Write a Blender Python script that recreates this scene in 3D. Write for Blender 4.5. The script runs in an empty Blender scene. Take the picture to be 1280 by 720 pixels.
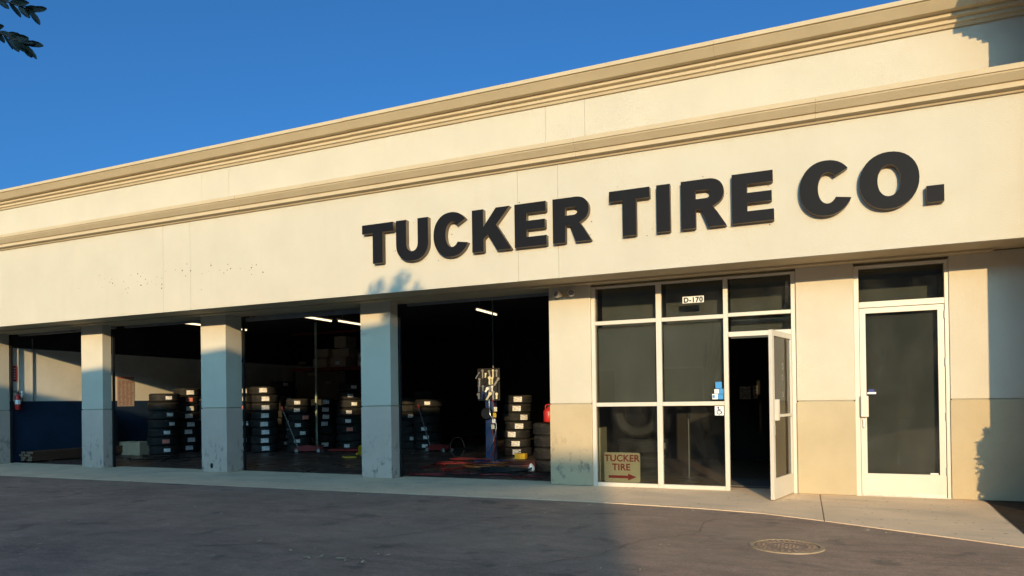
import bpy, bmesh, math, random
from mathutils import Vector, Matrix
random.seed(7)
scene = bpy.context.scene
COL = scene.collection

# ------------------------------------------------------------------ camera
cam_d = bpy.data.cameras.new('camera')
cam = bpy.data.objects.new('camera', cam_d)
COL.objects.link(cam)
R_ = Vector((0.92057, 0.39028, -0.01350)); F_ = Vector((-0.39026, 0.92069, 0.0059))
F_.normalize(); R_ = (R_ - F_ * R_.dot(F_)).normalized(); U_ = R_.cross(F_)
cam.matrix_world = Matrix(((R_.x, U_.x, -F_.x, 13.074), (R_.y, U_.y, -F_.y, -9.765), (R_.z, U_.z, -F_.z, 1.257), (0, 0, 0, 1)))
cam_d.sensor_width = 36.0
cam_d.lens = 36.0 * 860.0 / 1280.0
cam_d.shift_y = (496.85 - 360.0) / 1280.0
cam_d.clip_start = 0.05
cam_d.clip_end = 3000.0
scene.camera = cam

# ------------------------------------------------------------------ light
AZ = math.radians(17.5)            # the sun stands to the right of the facade's normal
EL = math.radians(12.4)
world = bpy.data.worlds.new('World'); scene.world = world; world.use_nodes = True
wn = world.node_tree; wn.nodes.clear()
sky = wn.nodes.new('ShaderNodeTexSky'); sky.sky_type = 'NISHITA'; sky.sun_disc = False
sky.sun_elevation = EL; sky.sun_rotation = math.pi - AZ
sky.air_density = 0.6; sky.dust_density = 5.0; sky.ozone_density = 6.0
bg = wn.nodes.new('ShaderNodeBackground'); bg.inputs['Strength'].default_value = 0.15
wo = wn.nodes.new('ShaderNodeOutputWorld')
tint = wn.nodes.new('ShaderNodeMix'); tint.data_type = 'RGBA'; tint.blend_type = 'MULTIPLY'; tint.inputs['Factor'].default_value = 1.0
tint.inputs['B'].default_value = (0.64, 1.09, 1.08, 1.0)
wn.links.new(sky.outputs[0], tint.inputs['A']); wn.links.new(tint.outputs['Result'], bg.inputs[0]); wn.links.new(bg.outputs[0], wo.inputs[0])
sun_d = bpy.data.lights.new('sun', 'SUN'); sun_d.energy = 3.0; sun_d.angle = math.radians(0.53); sun_d.color = (1.0, 0.715, 0.36)
sun = bpy.data.objects.new('sun', sun_d); COL.objects.link(sun)
to_sun = Vector((math.sin(AZ) * math.cos(EL), -math.cos(AZ) * math.cos(EL), math.sin(EL)))
sun.rotation_euler = to_sun.to_track_quat('Z', 'Y').to_euler()
sun.location = (20, -30, 20)
vs = scene.view_settings
vs.view_transform = 'Standard'; vs.look = 'None'; vs.exposure = 0.62; vs.gamma = 1.0; vs.use_curve_mapping = False

TAN_A = math.tan(AZ); SLOPE = math.tan(EL) / math.cos(AZ)

# ------------------------------------------------------------------ materials
MATS = {}
def mat(name, col, rough=0.8, var=0.12, scale=3.0, bump=0.0, bscale=60.0, spec=0.3, metal=0.0, extra=None):
    m = bpy.data.materials.new(name); m.use_nodes = True
    nt = m.node_tree; N = nt.nodes; L = nt.links
    b = N['Principled BSDF']
    b.inputs['Roughness'].default_value = rough; b.inputs['Metallic'].default_value = metal
    b.inputs['Specular IOR Level'].default_value = spec
    tc = N.new('ShaderNodeTexCoord')
    nz = N.new('ShaderNodeTexNoise'); nz.inputs['Scale'].default_value = scale; nz.inputs['Detail'].default_value = 6.0
    nz.inputs['Roughness'].default_value = 0.6
    L.new(tc.outputs['Object'], nz.inputs['Vector'])
    mr = N.new('ShaderNodeMapRange'); mr.inputs['From Min'].default_value = 0.3; mr.inputs['From Max'].default_value = 0.7
    mr.inputs['To Min'].default_value = 1.0 - var; mr.inputs['To Max'].default_value = 1.0 + var * 0.6
    L.new(nz.outputs['Fac'], mr.inputs['Value'])
    mx = N.new('ShaderNodeVectorMath'); mx.operation = 'SCALE'; mx.inputs[0].default_value = col[:3]
    L.new(mr.outputs[0], mx.inputs['Scale'])
    last = mx.outputs[0]
    if extra: last = extra(nt, tc, last, b)
    L.new(last, b.inputs['Base Color'])
    if bump > 0:
        n2 = N.new('ShaderNodeTexNoise'); n2.inputs['Scale'].default_value = bscale; n2.inputs['Detail'].default_value = 4.0
        L.new(tc.outputs['Object'], n2.inputs['Vector'])
        bp = N.new('ShaderNodeBump'); bp.inputs['Strength'].default_value = bump; bp.inputs['Distance'].default_value = 0.01
        L.new(n2.outputs['Fac'], bp.inputs['Height']); L.new(bp.outputs[0], b.inputs['Normal'])
    MATS[name] = m
    return m

def mixcol(nt, fac, a, b):
    n = nt.nodes.new('ShaderNodeMix'); n.data_type = 'RGBA'
    nt.links.new(fac, n.inputs['Factor'])
    if hasattr(a, 'links'): nt.links.new(a, n.inputs['A'])
    else: n.inputs['A'].default_value = (*a, 1)
    if hasattr(b, 'links'): nt.links.new(b, n.inputs['B'])
    else: n.inputs['B'].default_value = (*b, 1)
    return n.outputs['Result']
def ramp(nt, val, lo, hi, tlo=0.0, thi=1.0):
    n = nt.nodes.new('ShaderNodeMapRange'); n.inputs['From Min'].default_value = lo; n.inputs['From Max'].default_value = hi
    n.inputs['To Min'].default_value = tlo; n.inputs['To Max'].default_value = thi
    nt.links.new(val, n.inputs['Value']); return n.outputs[0]
def noise(nt, tc, scale, detail=5.0, stretch=None, rough=0.6):
    n = nt.nodes.new('ShaderNodeTexNoise'); n.inputs['Scale'].default_value = scale; n.inputs['Detail'].default_value = detail
    n.inputs['Roughness'].default_value = rough
    src = tc.outputs['Object']
    if stretch:
        mp = nt.nodes.new('ShaderNodeMapping'); mp.inputs['Scale'].default_value = stretch
        nt.links.new(src, mp.inputs['Vector']); src = mp.outputs[0]
    nt.links.new(src, n.inputs['Vector']); return n.outputs['Fac']
def mul(nt, a, b):
    n = nt.nodes.new('ShaderNodeMath'); n.operation = 'MULTIPLY'
    nt.links.new(a, n.inputs[0])
    if hasattr(b, 'links'): nt.links.new(b, n.inputs[1])
    else: n.inputs[1].default_value = b
    return n.outputs[0]

def streaks(nt, tc, last, b):            # rain streaks and faint patch repairs on stucco
    f = ramp(nt, noise(nt, tc, 2.2, 4, (3.0, 1.0, 0.18)), 0.54, 0.78, 0.0, 0.09)
    c = mixcol(nt, f, last, (0.42, 0.36, 0.27))
    g = ramp(nt, noise(nt, tc, 0.8, 3, (0.6, 1, 1)), 0.5, 0.62, 0.0, 0.10)
    return mixcol(nt, g, c, (0.57, 0.525, 0.395))
def scuffs(nt, tc, last, b):             # tyre and hand scuffs low on the pillars
    sx = nt.nodes.new('ShaderNodeSeparateXYZ'); nt.links.new(tc.outputs['Object'], sx.inputs[0])
    band = ramp(nt, sx.outputs['Z'], 0.85, 0.35)
    d = ramp(nt, noise(nt, tc, 9.0, 8, (1.0, 1.0, 0.6), 0.72), 0.53, 0.66, 0.0, 0.75)
    c = mixcol(nt, mul(nt, d, band), last, (0.09, 0.09, 0.09))
    e = ramp(nt, noise(nt, tc, 2.6, 5, (1, 1, 0.3)), 0.5, 0.7, 0.0, 0.25)
    return mixcol(nt, e, c, (0.40, 0.36, 0.30))
def asphalt_x(nt, tc, last, b):
    sp = nt.nodes.new('ShaderNodeTexVoronoi'); sp.inputs['Scale'].default_value = 70.0
    nt.links.new(tc.outputs['Object'], sp.inputs['Vector'])
    f = ramp(nt, sp.outputs['Distance'], 0.16, 0.0, 0.0, 0.55)
    thin = ramp(nt, noise(nt, tc, 38, 2), 0.5, 0.62)
    c = mixcol(nt, mul(nt, f, thin), last, (0.42, 0.36, 0.29))
    gr = ramp(nt, noise(nt, tc, 55, 3, None, 0.7), 0.36, 0.52, 0.55, 0.0)
    c = mixcol(nt, gr, c, (0.085, 0.068, 0.056))
    md = ramp(nt, noise(nt, tc, 4.0, 8, (0.6, 1.5, 1), 0.74), 0.44, 0.62, 0.0, 0.75)
    c = mixcol(nt, md, c, (0.17, 0.128, 0.092))
    ol = ramp(nt, noise(nt, tc, 2.3, 3, None, 0.5), 0.60, 0.70, 0.0, 0.7)
    c = mixcol(nt, ol, c, (0.075, 0.06, 0.05))
    pl = ramp(nt, noise(nt, tc, 11.0, 5, None, 0.7), 0.60, 0.72, 0.0, 0.6)
    c = mixcol(nt, pl, c, (0.48, 0.37, 0.26))
    w = ramp(nt, noise(nt, tc, 0.45, 6, (0.5, 1.4, 1)), 0.42, 0.66, 0.0, 0.5)
    c = mixcol(nt, w, c, (0.37, 0.275, 0.19))
    o = ramp(nt, noise(nt, tc, 0.9, 7, (1, 0.8, 1), 0.7), 0.60, 0.72, 0.0, 0.55)
    c = mixcol(nt, o, c, (0.15, 0.118, 0.09))
    nt.links.new(ramp(nt, noise(nt, tc, 1.1, 5), 0.35, 0.7, 0.8, 0.55), b.inputs['Roughness'])
    return c
def concrete_x(nt, tc, last, b):
    w = ramp(nt, noise(nt, tc, 1.3, 7, (0.6, 1.6, 1), 0.66), 0.5, 0.72, 0.0, 0.45)
    c = mixcol(nt, w, last, (0.42, 0.345, 0.25))
    gm = ramp(nt, noise(nt, tc, 13, 1), 0.70, 0.73, 0.0, 0.6)
    c = mixcol(nt, gm, c, (0.20, 0.16, 0.12))
    s = ramp(nt, noise(nt, tc, 26, 3), 0.62, 0.75, 0.0, 0.25)
    return mixcol(nt, s, c, (0.26, 0.22, 0.18))
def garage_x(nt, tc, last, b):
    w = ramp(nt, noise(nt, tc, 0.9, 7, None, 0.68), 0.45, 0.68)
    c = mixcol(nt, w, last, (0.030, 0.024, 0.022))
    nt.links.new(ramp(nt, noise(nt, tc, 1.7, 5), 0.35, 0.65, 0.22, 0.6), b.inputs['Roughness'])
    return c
def wood_x(nt, tc, last, b):
    g = ramp(nt, noise(nt, tc, 7.0, 5, (1, 0.15, 6)), 0.4, 0.65, 0.0, 0.6)
    return mixcol(nt, g, last, (0.08, 0.04, 0.025))
def dusty(nt, tc, last, b):
    g = ramp(nt, noise(nt, tc, 6.0, 6), 0.5, 0.75, 0.0, 0.4)
    return mixcol(nt, g, last, (0.105, 0.092, 0.074))

CREAM = mat('stucco_cream', (0.56, 0.508, 0.405), 0.92, 0.05, 1.2, 0.35, 90, 0.15, extra=streaks)
WALLC = mat('stucco_wall_upper', (0.60, 0.54, 0.43), 0.92, 0.06, 1.6, 0.35, 90, 0.15, extra=streaks)
WALLT = mat('stucco_wall_tan', (0.50, 0.405, 0.26), 0.9, 0.07, 1.8, 0.35, 90, 0.15, extra=streaks)
PILT = mat('pillar_base_paint', (0.63, 0.485, 0.385), 0.85, 0.08, 2.0, 0.3, 80, 0.2, extra=scuffs)
PILT2 = mat('pillar_base_tan', (0.52, 0.41, 0.255), 0.85, 0.08, 2.0, 0.3, 80, 0.2, extra=scuffs)
TRIM = mat('cornice_tan', (0.55, 0.44, 0.285), 0.85, 0.07, 2.0, 0.2, 70, 0.2)
SOFF = mat('soffit_tan', (0.50, 0.40, 0.26), 0.85, 0.08, 2.0, 0.2, 70, 0.2)
JOINT = mat('joint_sealant', (0.42, 0.36, 0.26), 0.9, 0.1)
ASPH = mat('asphalt', (0.38, 0.247, 0.182), 0.7, 0.22, 1.1, 0.8, 160, 0.5, extra=asphalt_x)
CONC = mat('walk_concrete', (0.82, 0.60, 0.39), 0.88, 0.12, 1.4, 0.3, 120, 0.2, extra=concrete_x)
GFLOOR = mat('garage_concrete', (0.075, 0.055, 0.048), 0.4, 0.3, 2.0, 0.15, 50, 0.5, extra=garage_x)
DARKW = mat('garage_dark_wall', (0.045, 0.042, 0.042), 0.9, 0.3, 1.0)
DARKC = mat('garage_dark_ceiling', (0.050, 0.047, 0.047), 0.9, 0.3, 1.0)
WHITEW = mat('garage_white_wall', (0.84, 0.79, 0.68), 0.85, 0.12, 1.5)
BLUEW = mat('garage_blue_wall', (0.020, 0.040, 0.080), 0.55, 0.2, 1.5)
FRAME = mat('cream_aluminium', (0.65, 0.595, 0.50), 0.42, 0.05, 4.0, 0, 1, 0.5)
LETTER = mat('letter_charcoal', (0.008, 0.0085, 0.011), 0.6, 0.12, 3.0, 0, 1, 0.12)
RETURN = mat('letter_bronze', (0.17, 0.125, 0.08), 0.5, 0.15, 5.0, 0, 1, 0.4)
RUBBER = mat('rubber', (0.013, 0.013, 0.013), 0.72, 0.3, 14.0, 0.25, 70, 0.35, extra=dusty)
def printed(nt, tc, last, b):
    f = ramp(nt, noise(nt, tc, 34, 1, (0.6, 0.6, 2.4)), 0.52, 0.56, 0.0, 0.62)
    return mixcol(nt, f, last, (0.12, 0.12, 0.14))
PAPER = mat('paper_label', (0.80, 0.78, 0.76), 0.7, 0.12, 18.0, extra=printed)
RUBBERD = mat('display_rubber', (0.05, 0.049, 0.045), 0.6, 0.3, 14.0, 0.25, 70, 0.4)
PAPERR = mat('paper_label_red', (0.72, 0.24, 0.18), 0.7, 0.12, 18.0)
RED = mat('red_paint', (0.50, 0.025, 0.020), 0.4, 0.12, 6.0, 0, 1, 0.5)
REDHOSE = mat('red_hose', (0.17, 0.018, 0.016), 0.6, 0.25, 9.0)
BLACK = mat('black_plastic', (0.018, 0.018, 0.019), 0.5, 0.2, 8.0)
STEEL = mat('steel', (0.55, 0.54, 0.52), 0.35, 0.15, 9.0, 0, 1, 0.5, 0.9)
GREY = mat('grey_metal', (0.30, 0.29, 0.28), 0.5, 0.15, 6.0, 0, 1, 0.5, 0.3)
BLUEP = mat('blue_machine', (0.025, 0.05, 0.13), 0.4, 0.15, 6.0, 0, 1, 0.5)
JRED = mat('jack_red', (0.20, 0.018, 0.016), 0.45, 0.25, 6.0, 0, 1, 0.4)
DSTEEL = mat('dull_steel', (0.20, 0.19, 0.18), 0.5, 0.2, 9.0, 0, 1, 0.4, 0.6)
YELLOW = mat('yellow_plastic', (0.62, 0.40, 0.03), 0.5, 0.15, 8.0)
WOOD = mat('brown_board', (0.15, 0.070, 0.042), 0.8, 0.2, 3.0, 0.2, 30, 0.2, extra=wood_x)
WOODE = mat('board_end_grain', (0.22, 0.15, 0.10), 0.85, 0.25, 20.0)
CARD = mat('cardboard', (0.40, 0.30, 0.20), 0.85, 0.15, 5.0)
IVORY = mat('sign_ivory', (0.70, 0.655, 0.46), 0.5, 0.07, 6.0, 0, 1, 0.4)
SIGNRED = mat('sign_red', (0.36, 0.030, 0.025), 0.5, 0.15, 30.0)
WHITEP = mat('white_vinyl', (0.80, 0.79, 0.76), 0.5, 0.05, 9.0)
BLUES = mat('sticker_blue', (0.05, 0.28, 0.62), 0.5, 0.1, 30.0)
NAVYS = mat('sticker_navy', (0.03, 0.04, 0.20), 0.5, 0.1, 30.0)
SHADE = mat('window_shade', (0.20, 0.212, 0.215), 0.9, 0.18, 1.3)
SHADE2 = mat('door_film', (0.125, 0.13, 0.128), 0.9, 0.22, 1.1)
IRON = mat('cast_iron', (0.30, 0.205, 0.14), 0.65, 0.3, 14.0, 0.5, 60, 0.4)
IRONR = mat('iron_rim', (0.38, 0.28, 0.17), 0.6, 0.3, 9.0, 0.3, 60, 0.4)
SOIL = mat('planter_soil', (0.055, 0.042, 0.032), 0.95, 0.4, 6.0, 0.9, 30, 0.1)
BARK = mat('bark', (0.13, 0.095, 0.07), 0.9, 0.3, 12.0, 0.7, 25, 0.15)
LEAF = mat('leaf_green', (0.050, 0.085, 0.028), 0.5, 0.4, 4.0, 0, 1, 0.4)
LEAFD = mat('leaf_dark', (0.014, 0.021, 0.010), 0.5, 0.4, 4.0, 0, 1, 0.4)
TAR = mat('crack_sealant', (0.19, 0.135, 0.10), 0.6, 0.2, 8.0)
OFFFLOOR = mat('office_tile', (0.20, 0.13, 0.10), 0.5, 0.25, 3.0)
MAT_ = mat('door_mat', (0.16, 0.155, 0.15), 0.95, 0.2, 20.0, 0.5, 200, 0.1)
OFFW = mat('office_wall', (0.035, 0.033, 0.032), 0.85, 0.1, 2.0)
FARW = mat('far_building_stucco', (0.42, 0.37, 0.31), 0.9, 0.1, 0.8)
DECAL = mat('decal_gold', (0.40, 0.37, 0.24), 0.5, 0.1, 9.0)

m = bpy.data.materials.new('window_glass'); m.use_nodes = True; nt = m.node_tree; nt.nodes.clear()
def glass(name, tint):
    m = bpy.data.materials.new(name); m.use_nodes = True; nt = m.node_tree; nt.nodes.clear()
    tr = nt.nodes.new('ShaderNodeBsdfTransparent'); tr.inputs[0].default_value = (*tint, 1)
    gl = nt.nodes.new('ShaderNodeBsdfGlossy'); gl.inputs['Roughness'].default_value = 0.012
    fr = nt.nodes.new('ShaderNodeFresnel'); fr.inputs['IOR'].default_value = 1.5
    mx = nt.nodes.new('ShaderNodeMixShader'); out = nt.nodes.new('ShaderNodeOutputMaterial')
    nt.links.new(fr.outputs[0], mx.inputs[0]); nt.links.new(tr.outputs[0], mx.inputs[1]); nt.links.new(gl.outputs[0], mx.inputs[2])
    tc = nt.nodes.new('ShaderNodeTexCoord'); df = nt.nodes.new('ShaderNodeBsdfDiffuse'); df.inputs[0].default_value = (.55, .52, .46, 1)
    f = ramp(nt, noise(nt, tc, 2.4, 6, (1, 1, .45), .68), .45, .72, .002, .026)
    m2 = nt.nodes.new('ShaderNodeMixShader'); nt.links.new(f, m2.inputs[0]); nt.links.new(mx.outputs[0], m2.inputs[1]); nt.links.new(df.outputs[0], m2.inputs[2])
    nt.links.new(m2.outputs[0], out.inputs[0]); return m
bpy.data.materials.remove(m)
GLASS = glass('tinted_glass', (0.70, 0.71, 0.68))
CLEAR = glass('clear_glass', (0.90, 0.92, 0.88))
def emit(name, col, s):
    m = bpy.data.materials.new(name); m.use_nodes = True; b = m.node_tree.nodes['Principled BSDF']
    b.inputs['Base Color'].default_value = (*col, 1); b.inputs['Emission Color'].default_value = (*col, 1); b.inputs['Emission Strength'].default_value = s
    return m
TUBE = emit('fluorescent_tube', (1.0, 0.80, 0.52), 1.25)

# ------------------------------------------------------------------ mesh helpers
def box(bm, x0, x1, y0, y1, z0, z1, rot=None, at=(0, 0, 0), mi=0):
    vs_ = [Vector((x, y, z)) for x in (x0, x1) for y in (y0, y1) for z in (z0, z1)]
    if rot is not None: vs_ = [rot @ v for v in vs_]
    v = [bm.verts.new(p + Vector(at)) for p in vs_]
    for f in ((0, 1, 3, 2), (4, 6, 7, 5), (0, 4, 5, 1), (2, 3, 7, 6), (0, 2, 6, 4), (1, 5, 7, 3)):
        bm.faces.new([v[i] for i in f]).material_index = mi
    return v
def ring_pts(r, n, z, c=(0, 0)): return [Vector((c[0] + r * math.cos(2 * math.pi * i / n), c[1] + r * math.sin(2 * math.pi * i / n), z)) for i in range(n)]
def lathe(bm, prof, n=24, c=(0, 0, 0), closed=False, caps=True, M=None):
    rows = []
    for r, z in prof:
        row = []
        for p in ring_pts(r, n, z):
            p = M @ p if M else p
            row.append(bm.verts.new(p + Vector(c)))
        rows.append(row)
    k = len(rows)
    for a in range(k if closed else k - 1):
        A, B = rows[a], rows[(a + 1) % k]
        for i in range(n): bm.faces.new((A[i], A[(i + 1) % n], B[(i + 1) % n], B[i]))
    if caps and not closed:
        bm.faces.new(rows[0][::-1]); bm.faces.new(rows[-1])
def tube(bm, pts, r, n=6, r2=None):
    pts = [Vector(p) for p in pts]; rows = []
    for i, p in enumerate(pts):
        t = (pts[min(i + 1, len(pts) - 1)] - pts[max(i - 1, 0)]).normalized()
        a = t.cross(Vector((0, 0, 1)));
        if a.length < 1e-3: a = t.cross(Vector((0, 1, 0)))
        a.normalize(); b = t.cross(a)
        rr = r if r2 is None else r + (r2 - r) * i / max(1, len(pts) - 1)
        rows.append([bm.verts.new(p + a * rr * math.cos(2 * math.pi * k / n) + b * rr * math.sin(2 * math.pi * k / n)) for k in range(n)])
    for A, B in zip(rows, rows[1:]):
        for i in range(n): bm.faces.new((A[i], A[(i + 1) % n], B[(i + 1) % n], B[i]))
    bm.faces.new(rows[0][::-1]); bm.faces.new(rows[-1])
def smooth_path(ctrl, k=6):
    P = [Vector(c) for c in ctrl]; out = []
    for i in range(len(P) - 1):
        p0, p1, p2, p3 = P[max(i - 1, 0)], P[i], P[i + 1], P[min(i + 2, len(P) - 1)]
        for j in range(k):
            t = j / k
            out.append(0.5 * ((2 * p1) + (p2 - p0) * t + (2 * p0 - 5 * p1 + 4 * p2 - p3) * t * t + (3 * p1 - p0 - 3 * p2 + p3) * t ** 3))
    out.append(P[-1]); return out
def mesh_of(bm, name, *mats):
    bmesh.ops.recalc_face_normals(bm, faces=bm.faces)
    me = bpy.data.meshes.new(name); bm.to_mesh(me); bm.free()
    for m_ in mats: me.materials.append(m_)
    return me
def obj(name, bm, m_, parent=None, smooth=False, bevel=0.0, loc=None):
    if bevel > 0: bmesh.ops.bevel(bm, geom=list(bm.edges), offset=bevel, segments=2, affect='EDGES', profile=0.6)
    me = mesh_of(bm, name, *(m_ if isinstance(m_, (list, tuple)) else (m_,)))
    if smooth:
        for p in me.polygons: p.use_smooth = True
    o = bpy.data.objects.new(name, me); COL.objects.link(o)
    if loc: o.location = loc
    if parent: o.parent = parent
    return o
def inst(name, me, parent=None, loc=(0, 0, 0), rz=0.0):
    o = bpy.data.objects.new(name, me); COL.objects.link(o); o.location = loc; o.rotation_euler = (0, 0, rz)
    if parent: o.parent = parent
    return o
def tag(o, label, cat, group=None):
    o['label'] = label; o['category'] = cat
    if group: o['group'] = group
    return o
def thing(name, label, cat, loc=(0, 0, 0), rz=0.0, group=None):
    o = bpy.data.objects.new(name, None); COL.objects.link(o); o.empty_display_size = 0.1
    o.location = loc; o.rotation_euler = (0, 0, rz)
    return tag(o, label, cat, group)
def struct(o): o['kind'] = 'structure'; return o
def bx(name, m_, parent, x0, x1, y0, y1, z0, z1, bevel=0.0):
    bm = bmesh.new(); box(bm, x0, x1, y0, y1, z0, z1); return obj(name, bm, m_, parent, bevel=bevel)
def extrude_profile(name, m_, parent, prof, x0, x1):          # prof: (y, z) closed loop
    bm = bmesh.new()
    A = [bm.verts.new((x0, y, z)) for y, z in prof]; B = [bm.verts.new((x1, y, z)) for y, z in prof]
    n = len(prof)
    for i in range(n): bm.faces.new((A[i], A[(i + 1) % n], B[(i + 1) % n], B[i]))
    bm.faces.new(A[::-1]); bm.faces.new(B)
    return obj(name, bm, m_, parent)
def text_obj(name, s, size, m_, parent, M, depth=0.001, bold=0.0, space=1.0):
    cu = bpy.data.curves.new(name, 'FONT'); cu.body = s; cu.size = size; cu.extrude = depth; cu.align_x = 'CENTER'; cu.offset = bold; cu.space_character = space
    t = bpy.data.objects.new(name, cu); COL.objects.link(t)
    bpy.context.view_layer.update()
    me = bpy.data.meshes.new_from_object(t.evaluated_get(bpy.context.evaluated_depsgraph_get()))
    bpy.data.objects.remove(t); bpy.data.curves.remove(cu)
    me.materials.clear(); me.materials.append(m_); me.transform(M)
    o = bpy.data.objects.new(name, me); COL.objects.link(o)
    if parent: o.parent = parent
    return o
UP = Matrix.Rotation(math.pi / 2, 4, 'X')                      # text lies in XZ and faces -Y
def poly_curve(name, loops, depth):
    cu = bpy.data.curves.new(name, 'CURVE'); cu.dimensions = '2D'; cu.fill_mode = 'BOTH'; cu.extrude = depth / 2
    for lp in loops:
        s = cu.splines.new('POLY'); s.points.add(len(lp) - 1); s.use_cyclic_u = True
        for p, (x, y) in zip(s.points, lp): p.co = (x, y, 0, 1)
    t = bpy.data.objects.new(name, cu); COL.objects.link(t); bpy.context.view_layer.update()
    me = bpy.data.meshes.new_from_object(t.evaluated_get(bpy.context.evaluated_depsgraph_get()))
    bpy.data.objects.remove(t); bpy.data.curves.remove(cu); me.materials.clear()
    return me

# ------------------------------------------------------------------ ground
KERB = [(-9, -1.60), (-0.87, -1.60), (2.5, -1.57), (5.03, -1.58), (7.37, -1.56), (8.87, -1.53), (9.8, -1.515), (10.64, -1.51), (11.45, -1.58), (12.0, -1.635), (12.62, -1.76), (13.32, -2.10), (13.86, -2.41), (14.33, -2.66), (14.74, -2.90), (15.3, -3.22), (16.4, -3.9), (18.0, -4.9)]
def kerb_y(x):
    for (a, b), (c, d) in zip(KERB, KERB[1:]):
        if a <= x <= c: return b + (d - b) * (x - a) / (c - a)
    return KERB[-1][1]
bm = bmesh.new(); S = 1500
v = [bm.verts.new(p) for p in ((-S, -S, -0.008), (S, -S, -0.008), (S, S, -0.008), (-S, S, -0.008))]; bm.faces.new(v)
ground = struct(obj('ground', bm, ASPH))
# an old sealed crack and a few scraps on the asphalt
bm = bmesh.new(); pts = [(7.9, -5.2), (8.7, -4.75), (9.4, -4.24), (9.75, -3.7), (10.0, -3.0), (10.25, -2.4), (10.5, -1.9)]
path = smooth_path([(x + random.uniform(-.03, .03), y + random.uniform(-.03, .03), -0.004) for x, y in pts], 7)
prev = None
for i, p in enumerate(path):
    t = (path[min(i + 1, len(path) - 1)] - path[max(i - 1, 0)]).normalized(); a = Vector((-t.y, t.x, 0)); w = 0.001 + 0.008 * random.random()
    cur = (bm.verts.new(p + a * w), bm.verts.new(p - a * w))
    if prev: bm.faces.new((prev[0], cur[0], cur[1], prev[1]))
    prev = cur
obj('sealed_crack', bm, TAR, ground)
for pts in ([(3.2, -3.6), (4.4, -3.3), (5.3, -3.45), (6.4, -3.0), (7.1, -2.6), (7.6, -1.95)], [(11.0, -4.9), (11.5, -4.3), (11.7, -3.6), (12.1, -3.1), (12.15, -2.5), (12.5, -1.95)], [(6.4, -5.2), (7.0, -4.5), (7.05, -3.9), (7.4, -3.3)]):
    bm = bmesh.new(); path = smooth_path([(x + random.uniform(-.05, .05), y + random.uniform(-.05, .05), -0.004) for x, y in pts], 9); prev = None
    for i, p in enumerate(path):
        t = (path[min(i + 1, len(path) - 1)] - path[max(i - 1, 0)]).normalized(); a = Vector((-t.y, t.x, 0)); w = 0.001 + 0.006 * random.random(); p = p + a * random.uniform(-.02, .02)
        cur = (bm.verts.new(p + a * w), bm.verts.new(p - a * w))
        if prev: bm.faces.new((prev[0], cur[0], cur[1], prev[1]))
        prev = cur
    obj('hairline_crack', bm, TAR, ground)
bm = bmesh.new()
for i in range(110):
    if i < 14: x, y = random.gauss(9.55, .25), random.gauss(-5.1, .1)
    elif i < 40: x = random.uniform(5, 14.2); y = kerb_y(x) - abs(random.gauss(.12, .18)) - .05
    else: x, y = random.uniform(3, 13.8), random.uniform(-6.4, -2.2)
    s = random.uniform(.008, .028) * (1.3 if i < 14 else .8); a = random.random() * 6.28; e = random.uniform(.3, .6)
    q = []
    for k in range(6):
        c = a + k * 1.047; px = math.cos(k * 1.047) * s * 1.5; py = math.sin(k * 1.047) * s * e
        q.append(bm.verts.new((x + px * math.cos(a) - py * math.sin(a), y + px * math.sin(a) + py * math.cos(a), -0.003 + random.uniform(0, .008))))
    bm.faces.new(q)
sc_ = obj('leaf_litter', bm, mat('dry_leaf', (0.62, 0.50, 0.32), 0.9, 0.4, 7.0), ground); sc_['kind'] = 'stuff'

walk = bpy.data.objects.new('walkway', None); COL.objects.link(walk); struct(walk)
JX = [-9.0, -6.0, -3.4, -0.6, 2.1, 4.75, 7.5, 10.77, 13.25, 14.95, 18.0]
for i, (a, b) in enumerate(zip(JX, JX[1:])):
    a2, b2 = a + 0.006, b - 0.006
    top = -0.004 if b > 14.96 else 0.45
    xs = [a2] + [k[0] for k in KERB if a2 < k[0] < b2] + [b2]
    front = [(x, kerb_y(x)) for x in xs]
    back = [(b2, 0.40), (a2, 0.40)]
    if a >= 14.9: back = [(b2, -2.45), (a2 + .0, -2.45)]
    if i == 8: back = [(b2 + .10, 0.40), (a2, 0.40)]
    loop = front + back
    bm = bmesh.new()
    T = [bm.verts.new((x + (0.0 if k or 1 else 0), y, 0.0)) for k, (x, y) in enumerate(loop)]
    Bv = [bm.verts.new((x, y, -0.12)) for x, y in loop]
    n = len(loop); bm.faces.new(T); bm.faces.new(Bv[::-1])
    for k in range(n): bm.faces.new((T[k], Bv[k], Bv[(k + 1) % n], T[(k + 1) % n]))
    o = obj('concrete_slab', bm, CONC, walk)
bmm = bmesh.new(); box(bmm, -9, 18, -1.45, 0.4, -0.10, -0.012); obj('joint_bed', bmm, JOINT, walk)

# planter bed beside the walkway, right of the frame
bm = bmesh.new()
q = [bm.verts.new(p) for p in ((15.06, -0.001, .006), (14.955, -1.2, .006), (14.875, -2.44, .006), (18, -2.44, .006), (18, -0.001, .006))]; bm.faces.new(q[::-1])
bed = struct(obj('planting_bed', bm, SOIL))

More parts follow.
